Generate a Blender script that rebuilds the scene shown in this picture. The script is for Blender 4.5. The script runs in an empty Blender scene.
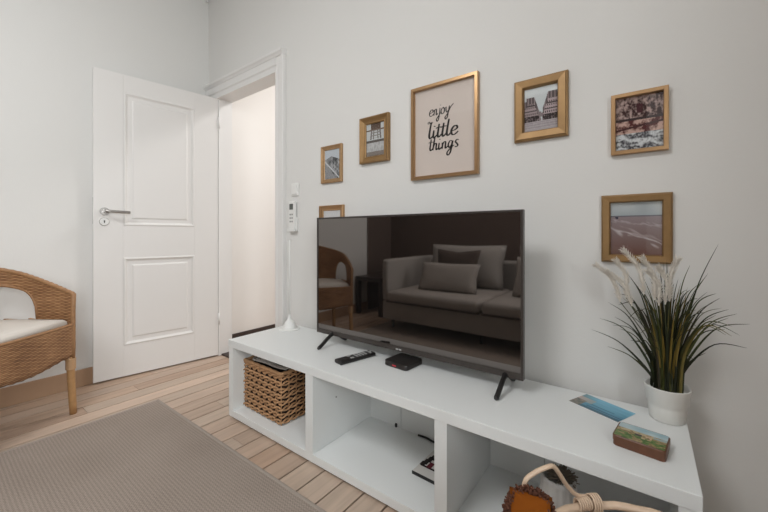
import bpy, bmesh, math, random
from mathutils import Vector, Matrix
from mathutils import noise as mnoise
rnd = random.Random(7)
PI = math.pi
SC = bpy.context.scene
COL = SC.collection

# ------------------------------------------------------------------ materials
def nt(name):
    m = bpy.data.materials.new(name); m.use_nodes = True
    n = m.node_tree.nodes; l = m.node_tree.links
    b = n['Principled BSDF']
    return m, n, l, b

def mat(name, col, rough=0.6, metal=0.0, spec=0.5, bump=0.0, bscale=200, var=0.0, vscale=8, coat=0.0):
    m, n, l, b = nt(name)
    b.inputs['Base Color'].default_value = (*col, 1)
    b.inputs['Roughness'].default_value = rough
    b.inputs['Metallic'].default_value = metal
    b.inputs['Specular IOR Level'].default_value = spec
    b.inputs['Coat Weight'].default_value = coat
    tc = n.new('ShaderNodeTexCoord')
    if var > 0:
        t = n.new('ShaderNodeTexNoise'); t.inputs['Scale'].default_value = vscale; t.inputs['Detail'].default_value = 4
        l.new(tc.outputs['Object'], t.inputs['Vector'])
        r = n.new('ShaderNodeMix'); r.data_type = 'RGBA'
        r.inputs[6].default_value = (*[c*(1-var) for c in col], 1)
        r.inputs[7].default_value = (*[min(1, c*(1+var)) for c in col], 1)
        l.new(t.outputs['Fac'], r.inputs[0]); l.new(r.outputs[2], b.inputs['Base Color'])
    if bump > 0:
        t = n.new('ShaderNodeTexNoise'); t.inputs['Scale'].default_value = bscale; t.inputs['Detail'].default_value = 3
        l.new(tc.outputs['Object'], t.inputs['Vector'])
        bp = n.new('ShaderNodeBump'); bp.inputs['Strength'].default_value = bump; bp.inputs['Distance'].default_value = 0.002
        l.new(t.outputs['Fac'], bp.inputs['Height']); l.new(bp.outputs['Normal'], b.inputs['Normal'])
    return m

def M(n, l, op, a, b=None, c=None):
    x = n.new('ShaderNodeMath'); x.operation = op
    for i, v in enumerate((a, b, c)):
        if v is None: continue
        if isinstance(v, (int, float)): x.inputs[i].default_value = v
        else: l.new(v, x.inputs[i])
    return x.outputs[0]

def ramp(n, l, fac, stops):
    r = n.new('ShaderNodeValToRGB'); e = r.color_ramp.elements
    e[0].position, e[0].color = stops[0][0], (*stops[0][1], 1)
    e[1].position, e[1].color = stops[-1][0], (*stops[-1][1], 1)
    for p, c in stops[1:-1]:
        x = e.new(p); x.color = (*c, 1)
    l.new(fac, r.inputs[0]); return r.outputs[0]

def weave_mat(name, dark, light, nu, nv, bump=1.0, rough=0.55):
    """basket weave driven by the UV map: nu stakes and nv strands per metre"""
    m, n, l, b = nt(name)
    uv = n.new('ShaderNodeUVMap'); sp = n.new('ShaderNodeSeparateXYZ'); l.new(uv.outputs[0], sp.inputs[0])
    u = M(n, l, 'MULTIPLY', sp.outputs[0], nu); v = M(n, l, 'MULTIPLY', sp.outputs[1], nv)
    row = M(n, l, 'FLOOR', v)
    fv = M(n, l, 'FRACT', v)
    hump = M(n, l, 'SINE', M(n, l, 'MULTIPLY', fv, PI))
    ph = M(n, l, 'ADD', M(n, l, 'MULTIPLY', u, PI), M(n, l, 'MULTIPLY', row, PI))
    wv = M(n, l, 'MULTIPLY_ADD', M(n, l, 'SINE', ph), 0.35, 0.65)
    h = M(n, l, 'MULTIPLY', hump, wv)
    cb = n.new('ShaderNodeCombineXYZ'); l.new(M(n, l, 'MULTIPLY', u, 0.35), cb.inputs[0]); l.new(row, cb.inputs[1])
    t = n.new('ShaderNodeTexNoise'); t.inputs['Scale'].default_value = 1.3; t.inputs['Detail'].default_value = 5
    l.new(cb.outputs[0], t.inputs['Vector'])
    t2 = n.new('ShaderNodeTexNoise'); t2.inputs['Scale'].default_value = 9; t2.inputs['Detail'].default_value = 3
    l.new(uv.outputs[0], t2.inputs['Vector'])
    f = M(n, l, 'ADD', M(n, l, 'MULTIPLY', h, 0.35), M(n, l, 'ADD', M(n, l, 'MULTIPLY', t.outputs['Fac'], 0.45), M(n, l, 'MULTIPLY', t2.outputs['Fac'], 0.35)))
    mid = [(a+c)/2 for a, c in zip(dark, light)]
    c = ramp(n, l, f, [(0.28, [x*0.55 for x in dark]), (0.45, dark), (0.62, mid), (0.85, light)])
    l.new(c, b.inputs['Base Color']); b.inputs['Roughness'].default_value = rough
    bp = n.new('ShaderNodeBump'); bp.inputs['Strength'].default_value = bump; bp.inputs['Distance'].default_value = 0.004
    l.new(h, bp.inputs['Height']); l.new(bp.outputs['Normal'], b.inputs['Normal'])
    return m

def attr_mat(name, rough=0.6, attr='Col', grain=None, bump=0.0, spec=0.4):
    m, n, l, b = nt(name)
    a = n.new('ShaderNodeAttribute'); a.attribute_name = attr
    src = a.outputs['Color']
    b.inputs['Roughness'].default_value = rough; b.inputs['Specular IOR Level'].default_value = spec
    if grain:
        tc = n.new('ShaderNodeTexCoord'); mp = n.new('ShaderNodeMapping'); mp.inputs['Scale'].default_value = grain[0]
        l.new(tc.outputs['Object'], mp.inputs[0])
        t = n.new('ShaderNodeTexNoise'); t.inputs['Scale'].default_value = 1; t.inputs['Detail'].default_value = 6; t.inputs['Distortion'].default_value = 0.6
        l.new(mp.outputs[0], t.inputs['Vector'])
        g = ramp(n, l, t.outputs['Fac'], [(0.3, (grain[1],)*3), (0.6, (1.0,)*3)])
        mx = n.new('ShaderNodeMix'); mx.data_type = 'RGBA'; mx.blend_type = 'MULTIPLY'; mx.inputs[0].default_value = 1
        l.new(src, mx.inputs[6]); l.new(g, mx.inputs[7]); src = mx.outputs[2]
        # scattered knots
        vo = n.new('ShaderNodeTexVoronoi'); vo.inputs['Scale'].default_value = 1
        mp2 = n.new('ShaderNodeMapping'); mp2.inputs['Scale'].default_value = (4.5, 1.8, 1)
        l.new(tc.outputs['Object'], mp2.inputs[0]); l.new(mp2.outputs[0], vo.inputs['Vector'])
        k = ramp(n, l, vo.outputs['Distance'], [(0.02, (0.35, 0.25, 0.18)), (0.055, (1, 1, 1))])
        mx = n.new('ShaderNodeMix'); mx.data_type = 'RGBA'; mx.blend_type = 'MULTIPLY'; mx.inputs[0].default_value = 0.8
        l.new(src, mx.inputs[6]); l.new(k, mx.inputs[7]); src = mx.outputs[2]
        bp = n.new('ShaderNodeBump'); bp.inputs['Strength'].default_value = 0.15; bp.inputs['Distance'].default_value = 0.001
        l.new(t.outputs['Fac'], bp.inputs['Height']); l.new(bp.outputs['Normal'], b.inputs['Normal'])
    l.new(src, b.inputs['Base Color'])
    return m

def glass_mat(name, ior=1.32):
    """thin picture-glass: clear, with Fresnel reflection"""
    m = bpy.data.materials.new(name); m.use_nodes = True
    n = m.node_tree.nodes; l = m.node_tree.links; n.clear()
    o = n.new('ShaderNodeOutputMaterial'); mx = n.new('ShaderNodeMixShader')
    t = n.new('ShaderNodeBsdfTransparent'); g = n.new('ShaderNodeBsdfGlossy'); g.inputs['Roughness'].default_value = 0.02
    f = n.new('ShaderNodeFresnel'); ge = n.new('ShaderNodeNewGeometry')
    l.new(M(n, l, 'MULTIPLY_ADD', ge.outputs['Backfacing'], 1/ior-ior, ior), f.inputs['IOR'])
    l.new(f.outputs[0], mx.inputs[0]); l.new(t.outputs[0], mx.inputs[1]); l.new(g.outputs[0], mx.inputs[2]); l.new(mx.outputs[0], o.inputs[0])
    return m

def rug_mat():
    m, n, l, b = nt('rug_weave')
    tc = n.new('ShaderNodeTexCoord'); sp = n.new('ShaderNodeSeparateXYZ'); l.new(tc.outputs['Object'], sp.inputs[0])
    x = M(n, l, 'MULTIPLY', sp.outputs[0], 170); y = M(n, l, 'MULTIPLY', sp.outputs[1], 170)
    # herringbone: zigzag ribs
    tri = M(n, l, 'PINGPONG', x, 1.0)
    d = M(n, l, 'ADD', M(n, l, 'MULTIPLY', y, 1.0), M(n, l, 'MULTIPLY', tri, 1.0))
    h = M(n, l, 'MULTIPLY_ADD', M(n, l, 'SINE', M(n, l, 'MULTIPLY', d, PI*1.0)), 0.5, 0.5)
    t = n.new('ShaderNodeTexNoise'); t.inputs['Scale'].default_value = 260; t.inputs['Detail'].default_value = 3
    l.new(tc.outputs['Object'], t.inputs['Vector'])
    t2 = n.new('ShaderNodeTexNoise'); t2.inputs['Scale'].default_value = 3; t2.inputs['Detail'].default_value = 3
    l.new(tc.outputs['Object'], t2.inputs['Vector'])
    f = M(n, l, 'ADD', M(n, l, 'MULTIPLY', h, 0.18), M(n, l, 'ADD', M(n, l, 'MULTIPLY', t.outputs['Fac'], 0.55), M(n, l, 'MULTIPLY', t2.outputs['Fac'], 0.2)))
    c = ramp(n, l, f, [(0.2, (0.19, 0.152, 0.125)), (0.5, (0.335, 0.28, 0.24)), (0.8, (0.48, 0.415, 0.36))])
    l.new(c, b.inputs['Base Color']); b.inputs['Roughness'].default_value = 0.95; b.inputs['Specular IOR Level'].default_value = 0.1
    bp = n.new('ShaderNodeBump'); bp.inputs['Strength'].default_value = 0.6; bp.inputs['Distance'].default_value = 0.003
    l.new(f, bp.inputs['Height']); l.new(bp.outputs['Normal'], b.inputs['Normal'])
    return m

def screen_mat():
    m = bpy.data.materials.new('screen_glass'); m.use_nodes = True
    n = m.node_tree.nodes; l = m.node_tree.links; n.clear()
    o = n.new('ShaderNodeOutputMaterial'); ad = n.new('ShaderNodeAddShader')
    g = n.new('ShaderNodeBsdfGlossy'); g.inputs['Color'].default_value = (0.19, 0.172, 0.162, 1); g.inputs['Roughness'].default_value = 0.03
    d = n.new('ShaderNodeBsdfDiffuse'); d.inputs['Color'].default_value = (0.004, 0.004, 0.004, 1)
    l.new(g.outputs[0], ad.inputs[0]); l.new(d.outputs[0], ad.inputs[1]); l.new(ad.outputs[0], o.inputs[0])
    return m

WALL = mat('wall_paint', (0.76, 0.755, 0.735), 0.9, spec=0.15, bump=0.15, bscale=90, var=0.012, vscale=1.5)
TAUPE = mat('taupe_bounce_cut', (0.22, 0.185, 0.15), 0.9, spec=0.15)  # unseen right wall's colour, set dark to cut bounced light there
CEIL = mat('ceiling_paint', (0.80, 0.79, 0.77), 0.9, spec=0.1)
HALLW = mat('hall_paint', (0.84, 0.815, 0.785), 0.9, spec=0.1)
ACCENT = mat('dark_wall_paint', (0.13, 0.095, 0.08), 0.85, spec=0.2, var=0.06)
GLOSSW = mat('white_gloss_paint', (0.80, 0.79, 0.775), 0.38, spec=0.45, bump=0.05, bscale=60)
DOORW = mat('door_paint', (0.80, 0.785, 0.765), 0.42, spec=0.4, bump=0.04, bscale=50)
FLOOR = attr_mat('floor_boards', 0.42, grain=((34, 2.0, 1), 0.80))
GAPM = mat('gap_dark', (0.05, 0.03, 0.02), 0.9)
SKIRT = mat('oak_skirting', (0.42, 0.27, 0.17), 0.5, var=0.12, vscale=6)
DARKSK = mat('dark_skirting', (0.045, 0.03, 0.025), 0.5)
BENCH = mat('white_laminate', (0.78, 0.80, 0.795), 0.33, spec=0.45)
BENCHIN = BENCH
SEAMM = mat('seam', (0.35, 0.35, 0.34), 0.8)
STEEL = mat('brushed_nickel', (0.42, 0.40, 0.38), 0.32, metal=1.0)
WPLAS = mat('white_plastic', (0.80, 0.80, 0.78), 0.35)
BLACK = mat('black_plastic', (0.012, 0.011, 0.011), 0.35, spec=0.5)
BLACKM = mat('black_satin', (0.02, 0.017, 0.016), 0.28, spec=0.5)
BEZEL = mat('bezel', (0.055, 0.046, 0.041), 0.28, metal=0.2)
GREYB = mat('button_grey', (0.42, 0.42, 0.42), 0.5)
REDB = mat('red_mark', (0.55, 0.03, 0.05), 0.4)
SILV = mat('silver_mark', (0.6, 0.6, 0.6), 0.3, metal=0.8)
SCREEN = screen_mat()
GLASS = glass_mat('picture_glass')
PRINT = attr_mat('print', 0.75, spec=0.1)
PAPER = mat('poster_paper', (0.66, 0.585, 0.535), 0.85, spec=0.1)
INK = mat('ink', (0.018, 0.015, 0.014), 0.8)
GOLD = mat('antique_gold', (0.30, 0.18, 0.075), 0.42, metal=0.5, var=0.22, vscale=30)
ROSE = mat('rose_gold', (0.46, 0.285, 0.145), 0.3, metal=0.75, var=0.12, vscale=20)
ROSEG = mat('pale_gold_streaked', (0.42, 0.265, 0.135), 0.35, metal=0.6, var=0.25, vscale=60)
RATTAN = weave_mat('rattan_weave', (0.24, 0.11, 0.045), (0.56, 0.315, 0.15), 40, 125, bump=1.0)
RIM = mat('rattan_rim', (0.33, 0.175, 0.08), 0.5, var=0.35, vscale=70)
POLE = mat('rattan_pole', (0.42, 0.235, 0.10), 0.42, var=0.3, vscale=25)
WRAP = mat('pole_wrap', (0.52, 0.32, 0.17), 0.5, bump=0.6, bscale=120)
CUSH = mat('cushion_cotton', (0.66, 0.615, 0.56), 0.9, bump=0.3, bscale=300)
HYA = mat('hyacinth_rope', (0.46, 0.26, 0.13), 0.7, var=0.4, vscale=45, bump=0.5, bscale=160)
BACKING = mat('weave_gap_dark', (0.035, 0.022, 0.016), 0.9)
CANE = mat('pale_cane', (0.58, 0.43, 0.31), 0.45, var=0.15, vscale=30)
BAG = mat('white_cord', (0.62, 0.58, 0.54), 0.6)
LEATH = mat('rust_leather', (0.17, 0.045, 0.002), 0.85, spec=0.15, var=0.15, vscale=20)
FRAY = mat('frayed_suede', (0.075, 0.022, 0.008), 0.8, var=0.4, vscale=70)
CERAM = mat('white_ceramic', (0.76, 0.755, 0.72), 0.3, spec=0.5)
SOIL = mat('dark_soil', (0.03, 0.022, 0.015), 0.95)
LEAF = attr_mat('grass_leaf', 0.5)
STALK = mat('stalk_green', (0.05, 0.055, 0.02), 0.6)
PLUME = mat('plume', (0.90, 0.85, 0.77), 0.95, bump=0.8, bscale=500)
SOFA = mat('sofa_fabric', (0.42, 0.385, 0.355), 0.95, spec=0.1, bump=0.5, bscale=350, var=0.06)
SOFA2 = mat('sofa_fabric_back', (0.40, 0.375, 0.35), 0.95, spec=0.1, bump=0.5, bscale=350)
PIPE = mat('piping_dark', (0.12, 0.10, 0.09), 0.9)
DPIL = mat('brown_cushion', (0.085, 0.062, 0.050), 0.9)
TABLE = mat('black_brown_table', (0.05, 0.036, 0.03), 0.3)
TINB = mat('tin_side', (0.125, 0.05, 0.024), 0.4, var=0.3, vscale=60)
TPAINT = attr_mat('tin_print', 0.3)
RUG = rug_mat()
RUGE = mat('rug_binding', (0.34, 0.29, 0.25), 0.9, bump=0.4, bscale=300)
RIBP = mat('pale_ribbed', (0.50, 0.49, 0.47), 0.6)
FUZZ = mat('dry_fuzz', (0.16, 0.135, 0.105), 0.95, var=0.4, vscale=80)
LCD = mat('lcd', (0.09, 0.10, 0.09), 0.3)

# ------------------------------------------------------------------ helpers
def link(name, me, m, parent=None):
    o = bpy.data.objects.new(name, me)
    if m is not None:
        for q in (m if isinstance(m, (list, tuple)) else [m]): me.materials.append(q)
    COL.objects.link(o)
    if parent is not None: o.parent = parent
    return o

def fin(name, bm, m, parent=None, smooth=False, angle=None):
    me = bpy.data.meshes.new(name)
    bmesh.ops.recalc_face_normals(bm, faces=bm.faces)
    bm.to_mesh(me); bm.free()
    if smooth:
        for p in me.polygons: p.use_smooth = True
        if angle: 
            try: me.set_sharp_from_angle(angle=math.radians(angle))
            except Exception: pass
    return link(name, me, m, parent)

def thing(name, label, cat, loc=(0, 0, 0), rz=0, group=None):
    o = bpy.data.objects.new(name, None); COL.objects.link(o)
    o.empty_display_size = 0.05
    o.location = loc; o.rotation_euler = (0, 0, rz); o['label'] = label; o['category'] = cat; o['kind'] = 'thing'
    if group: o['group'] = group
    return o

def tag(o, label, cat, group=None, kind='thing'):
    o['label'] = label; o['category'] = cat; o['kind'] = kind
    if group: o['group'] = group
    return o

def struct(o):
    o['kind'] = 'structure'; return o

def box(bm, x0, x1, y0, y1, z0, z1, bev=0.0, seg=2, mi=0):
    vs = [bm.verts.new((x, y, z)) for x in (x0, x1) for y in (y0, y1) for z in (z0, z1)]
    f = [(0, 1, 3, 2), (4, 6, 7, 5), (0, 4, 5, 1), (2, 3, 7, 6), (0, 2, 6, 4), (1, 5, 7, 3)]
    fs = [bm.faces.new([vs[i] for i in q]) for q in f]
    for q in fs: q.material_index = mi
    if bev > 0:
        es = {e for q in fs for e in q.edges}
        bmesh.ops.bevel(bm, geom=list(es), offset=bev, segments=seg, profile=0.5, affect='EDGES')

def sweep(bm, pts, rad, n=8, closed=False, mi=0, caps=True, flat=1.0):
    """tube along points; rad is a number or a list"""
    pts = [Vector(p) for p in pts]; N = len(pts)
    R = rad if isinstance(rad, (list, tuple)) else [rad]*N
    rings = []; up = None
    for i, p in enumerate(pts):
        a = pts[(i-1) % N] if (closed or i > 0) else p
        b = pts[(i+1) % N] if (closed or i < N-1) else p
        t = (b-a)
        if t.length < 1e-9: t = Vector((0, 0, 1))
        t.normalize()
        if up is None:
            up = Vector((0, 0, 1)) if abs(t.z) < 0.9 else Vector((1, 0, 0))
        s = t.cross(up)
        if s.length < 1e-6: s = t.cross(Vector((0, 1, 0)))
        s.normalize(); up = s.cross(t).normalized()
        rings.append([bm.verts.new(p + s*math.cos(2*PI*k/n)*R[i] + up*math.sin(2*PI*k/n)*R[i]*flat) for k in range(n)])
    for i in range(N if closed else N-1):
        A, B = rings[i], rings[(i+1) % N]
        for k in range(n):
            f = bm.faces.new((A[k], A[(k+1) % n], B[(k+1) % n], B[k])); f.material_index = mi; f.smooth = True
    if caps and not closed:
        for r in (rings[0], rings[-1]):
            try: bm.faces.new(r).material_index = mi
            except ValueError: pass

def lathe(bm, prof, cx=0, cy=0, n=40, close_bottom=True):
    rings = []
    for r, z in prof:
        rings.append([bm.verts.new((cx+r*math.cos(2*PI*k/n), cy+r*math.sin(2*PI*k/n), z)) for k in range(n)] if r > 1e-6 else [bm.verts.new((cx, cy, z))])
    for A, B in zip(rings, rings[1:]):
        for k in range(n):
            if len(A) == 1 and len(B) == 1: continue
            if len(A) == 1: bm.faces.new((A[0], B[k], B[(k+1) % n]))
            elif len(B) == 1: bm.faces.new((A[k], A[(k+1) % n], B[0]))
            else: bm.faces.new((A[k], A[(k+1) % n], B[(k+1) % n], B[k]))

def catmull(pts, k=8, closed=False):
    P = [Vector(p) for p in pts]; out = []; N = len(P)
    rng = range(N if closed else N-1)
    for i in rng:
        if closed: a, b, c, d = P[(i-1) % N], P[i], P[(i+1) % N], P[(i+2) % N]
        else: a, b, c, d = P[max(i-1, 0)], P[i], P[i+1], P[min(i+2, N-1)]
        for j in range(k):
            t = j/k
            out.append(0.5*((2*b)+(c-a)*t+(2*a-5*b+4*c-d)*t*t+(3*b-a-3*c+d)*t**3))
    if not closed: out.append(P[-1])
    return out

def cushion(bm, cx, cy, cz, sx, sy, sz, puff=0.5, nx=14, ny=14, M4=None, corner=0.0):
    """pillow: two domed grids joined at a seam; sx,sy outline, sz thickness"""
    g = {}
    def pos(i, j, s):
        u = -1+2*i/nx; v = -1+2*j/ny
        h = (max(0, 1-abs(u)**2.6)**0.45)*(max(0, 1-abs(v)**2.6)**0.45)
        pin = 1-0.06*corner*(1-abs(u*v))
        return Vector((cx+u*sx/2*pin, cy+v*sy/2*pin, cz+s*h*sz/2+0.004*mnoise.noise(Vector((u*2, v*2, s)))))
    for s in (1, -1):
        for i in range(nx+1):
            for j in range(ny+1):
                edge = i in (0, nx) or j in (0, ny)
                if edge and s == -1: g[(i, j, s)] = g[(i, j, 1)]; continue
                p = pos(i, j, s)
                if M4 is not None: p = M4 @ p
                g[(i, j, s)] = bm.verts.new(p)
        for i in range(nx):
            for j in range(ny):
                q = [g[(i, j, s)], g[(i+1, j, s)], g[(i+1, j+1, s)], g[(i, j+1, s)]]
                f = bm.faces.new(q if s == 1 else q[::-1]); f.smooth = True

def simple(name, parts_fn, m, parent=None, smooth=False):
    bm = bmesh.new(); parts_fn(bm); return fin(name, bm, m, parent, smooth)

def bx(name, dims, m, parent=None, bev=0.0, smooth=False):
    bm = bmesh.new(); box(bm, *dims, bev=bev); return fin(name, bm, m, parent, smooth)

def picture(name, w, h, fn, nx, ny, parent, m, horizontal=False, z=0.0):
    """flat sheet of nx*ny cells coloured by fn(u, v) (v up)"""
    bm = bmesh.new(); cl = bm.loops.layers.float_color.new('Col')
    V = [[bm.verts.new(((-w/2+w*i/nx), (-h/2+h*j/ny) if horizontal else 0, z if horizontal else (-h/2+h*j/ny))) for j in range(ny+1)] for i in range(nx+1)]
    for i in range(nx):
        for j in range(ny):
            f = bm.faces.new((V[i][j], V[i+1][j], V[i+1][j+1], V[i][j+1]))
            c = fn((i+.5)/nx, (j+.5)/ny)
            for lp in f.loops: lp[cl] = (*c, 1)
    me = bpy.data.meshes.new(name); bm.to_mesh(me); bm.free()
    return link(name, me, m, parent)

# ------------------------------------------------------------------ room shell
XL, XR, YF, YB, ZC = -2.872, 0.95, 1.45, -1.50, 2.95
YH = 3.6      # far end of the hall
# floor boards along y, every board a slightly different brown
bm = bmesh.new(); cl = bm.loops.layers.float_color.new('Col')
x = XL-0.20; PW = 0.1045
off = (-2.2 - x) % PW; x += off - PW
while x < XR+0.2:
    y = YB-0.2 - rnd.random()*1.5
    while y < YH:
        L = rnd.uniform(1.6, 3.0); y1 = min(y+L, YH)
        base = rnd.choice([(0.53, 0.38, 0.28), (0.55, 0.41, 0.315), (0.51, 0.36, 0.265), (0.54, 0.42, 0.33), (0.57, 0.43, 0.335)])
        k = rnd.uniform(0.86, 1.06); c = [v*k for v in base]
        n0 = len(bm.faces)
        box(bm, x+0.0037, x+PW-0.0037, y+0.001, y1-0.001, -0.02, 0.0)
        bm.faces.ensure_lookup_table()
        for f in bm.faces[n0:]:
            for lp in f.loops: lp[cl] = (*c, 1)
        y = y1
    x += PW
struct(fin('floor', bm, FLOOR))
struct(bx('floor_underlay', (XL-.3, XR+.3, YB-.3, YH+.1, -0.05, -0.016), GAPM)); bpy.data.objects['floor_underlay'].name = 'trim_9'
struct(bx('ceiling', (XL-.15, XR+.15, YB-.2, YH+.1, ZC, ZC+0.1), CEIL))
# TV wall with the doorway hard against the left corner
WT = 0.100; DX0, DX1, DZ = -2.745, -1.950, 2.04
bm = bmesh.new()
box(bm, XL, DX0, YF, YF+WT, 0, ZC); box(bm, DX1, XR+.1, YF, YF+WT, 0, ZC); box(bm, DX0, DX1, YF, YF+WT, DZ, ZC)
struct(fin('wall_front', bm, WALL))
struct(bx('wall_left', (XL-.1, XL, YB-.15, YF+WT, 0, ZC), WALL))
struct(bx('wall_hall', (XL-.1, XL, YF+WT, YH, 0, ZC), HALLW)); bpy.data.objects['wall_hall'].name = 'wall_hall_left'
bm = bmesh.new(); box(bm, XL-.1, 0.6, YH, YH+.1, 0, ZC); struct(fin('wall_hall_end', bm, HALLW))
bm = bmesh.new(); box(bm, 0.5, 0.6, YF+WT, YH, 0, ZC); struct(fin('wall_hall_right', bm, HALLW))
# unseen right wall; window niche made deep to shade the TV wall's right end
WD = 0.57; WY0, WY1, WZ0, WZ1 = -1.30, -0.05, 0.75, 2.40
bm = bmesh.new()
box(bm, XR, XR+WD, YB-.15, WY0, 0, ZC); box(bm, XR, XR+WD, WY1, YF+WT, 0, ZC)
box(bm, XR, XR+WD, WY0, WY1, 0, WZ0); box(bm, XR, XR+WD, WY0, WY1, WZ1, ZC)
struct(fin('wall_right', bm, TAUPE))
struct(bx('wall_back', (XL, XR, YB-.15, YB, 0, ZC), WALL))
struct(bx('trim_1', (XL+.001, 0.0, YB, YB+0.012, 0, 2.6), ACCENT))
struct(bx('trim_6', (XL, XL+.016, YB+.012, -0.98, 0, 2.6), ACCENT))
bm = bmesh.new(); XG = XR+WD-.10
for (a, b_, c, d) in ((WY0, WY0+.06, WZ0, WZ1), (WY1-.06, WY1, WZ0, WZ1), (WY0, WY1, WZ0, WZ0+.06), (WY0, WY1, WZ1-.06, WZ1), ((WY0+WY1)/2-.03, (WY0+WY1)/2+.03, WZ0, WZ1)):
    box(bm, XG, XG+.05, a, b_, c, d, 0.004)
w1 = struct(fin('window_1', bm, GLOSSW))
bx('window_glass', (XG+.02, XG+.024, WY0+.02, WY1-.02, WZ0+.02, WZ1-.02), GLASS, w1)
# skirtings
struct(bx('baseboard_left', (XL, XL+.014, -0.98, YF-.02, 0, 0.108), SKIRT, bev=0.003))
struct(bx('baseboard_front', (-1.845, XR, YF-.014, YF, 0, 0.10), SKIRT, bev=0.003))
struct(bx('baseboard_hall', (XL, XL+.014, YF+WT+.02, YH, 0, 0.10), DARKSK, bev=0.003))
struct(bx('trim_2', (DX0-.02, DX1+.02, YF+.02, YF+WT, -0.001, 0.012), DARKSK, bev=0.004))   # dark sill under the doorway

# door casing: jambs, side architraves, head with its stepped cornice
bm = bmesh.new()
JI = 0.035
box(bm, DX0, DX0+JI, YF-.002, YF+WT+.01, 0, DZ, 0.002); box(bm, DX1-.015, DX1, YF-.002, YF+WT+.01, 0, DZ, 0.002)
box(bm, DX0, DX1, YF-.002, YF+WT+.01, DZ-.004, DZ+.02, 0.002)
box(bm, DX0-.10, DX0+.008, YF-.022, YF, 0, DZ, 0.004)
# right architrave with raised outer bead
box(bm, DX1-.004, DX1+.074, YF-.020, YF, 0, DZ+.090, 0.004)
box(bm, DX1+.055, DX1+.078, YF-.030, YF, 0, DZ+.098, 0.005)
box(bm, DX1-.006, DX1+.012, YF-.026, YF, 0, DZ+.02, 0.004)
struct(fin('trim_3', bm, GLOSSW, smooth=False))
bm = bmesh.new()
def prism_x(bm, x0, x1, prof):
    A = [bm.verts.new((x0, y, z)) for y, z in prof]; B = [bm.verts.new((x1, y, z)) for y, z in prof]
    n = len(prof)
    for i in range(n): bm.faces.new((A[i], A[(i+1) % n], B[(i+1) % n], B[i]))
    bm.faces.new(A); bm.faces.new(B[::-1])
y_ = YF
prism_x(bm, XL+.002, DX1+.001, [(y_, 2.035), (y_-.016, 2.035), (y_-.018, 2.070), (y_-.026, 2.078), (y_-.026, 2.128), (y_, 2.130)])
prism_x(bm, XL+.002, DX1+.082, [(y_, 2.126), (y_-.030, 2.126), (y_-.036, 2.136), (y_-.046, 2.144), (y_-.048, 2.158), (y_, 2.162)])
struct(fin('trim_4', bm, GLOSSW))
# small ceiling pipe stub high in the corner
bm = bmesh.new(); sweep(bm, [(XL+.03, YF-.03, 2.84), (XL+.03, YF-.03, 2.95)], 0.010, 10); struct(fin('trim_5', bm, GLOSSW, smooth=True))

# ------------------------------------------------------------------ door leaf
dA, dH = Vector((-2.832, 0.690, 0)), Vector((-2.716, 1.447, 0))
dv = dH-dA; dL = dv.length; ang = math.atan2(dv.y, dv.x)
door = thing('door_1', 'white two-panel interior door standing open against the left wall', 'door', (dA.x, dA.y, 0), ang)
# local: x along leaf from free edge to hinge, room-facing side is -y ... front face at y=0
DHT = 2.035
bm = bmesh.new()
PX0, PX1 = 0.158, 0.595
zs = [(1.020, 1.918), (0.215, 0.805)]
TH = 0.034
# stiles and rails
box(bm, 0, PX0, 0, TH, 0.010, DHT, 0.0015); box(bm, PX1, dL, 0, TH, 0.010, DHT, 0.0015)
box(bm, PX0, PX1, 0, TH, zs[0][1], DHT); box(bm, PX0, PX1, 0, TH, zs[1][1], zs[0][0]); box(bm, PX0, PX1, 0, TH, 0.010, zs[1][0])
fin('door_leaf', bm, DOORW, door)
def panel(x0, x1, z0, z1):
    bm = bmesh.new()
    prof = [(0.0, 0.0), (0.004, -0.003), (0.010, -0.0035), (0.018, 0.003), (0.024, 0.006), (0.046, 0.006), (0.056, 0.001), (0.060, 0.0008)]
    prev = None
    for d, y in prof:
        r = [bm.verts.new(p) for p in ((x0+d, y, z0+d), (x1-d, y, z0+d), (x1-d, y, z1-d), (x0+d, y, z1-d))]
        if prev:
            for k in range(4): bm.faces.new((prev[k], prev[(k+1) % 4], r[(k+1) % 4], r[k]))
        prev = r
    bm.faces.new(prev)
    box(bm, x0, x1, 0.022, 0.034, z0, z1)
    fin('door_panel', bm, DOORW, door)
for a, b_ in zs: panel(PX0, PX1, a, b_)
hp = bpy.data.objects.new('door_handle', None)
bm = bmesh.new()
def disc_y(bm, cx, cz, y0, y1, r, n=28):
    A = [bm.verts.new((cx+r*math.cos(2*PI*k/n), y0, cz+r*math.sin(2*PI*k/n))) for k in range(n)]
    B = [bm.verts.new((cx+r*0.93*math.cos(2*PI*k/n), y1, cz+r*0.93*math.sin(2*PI*k/n))) for k in range(n)]
    for k in range(n): bm.faces.new((A[k], A[(k+1) % n], B[(k+1) % n], B[k]))
    bm.faces.new(A); bm.faces.new(B)
disc_y(bm, 0.058, 1.112, 0.0, -0.010, 0.026)
sweep(bm, [(0.058, -0.008, 1.112), (0.058, -0.052, 1.112)], 0.0095, 14)
sweep(bm, catmull([(0.058, -0.050, 1.112), (0.075, -0.056, 1.112), (0.11, -0.057, 1.110), (0.185, -0.057, 1.107)], 5), 0.0095, 14)
h = fin('door_handle', bm, STEEL, door, True, 40); h['label'] = 'brushed nickel lever handle'
bpy.data.objects.remove(hp)
bm = bmesh.new(); disc_y(bm, 0.056, 1.045, 0.0, -0.005, 0.0275); fin('escutcheon_ring', bm, STEEL, door, True, 40)
bm = bmesh.new(); disc_y(bm, 0.056, 1.045, 0.0, -0.008, 0.0245); k = fin('key_escutcheon', bm, WPLAS, door, True, 40); k['label'] = 'round white key plate'
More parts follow.
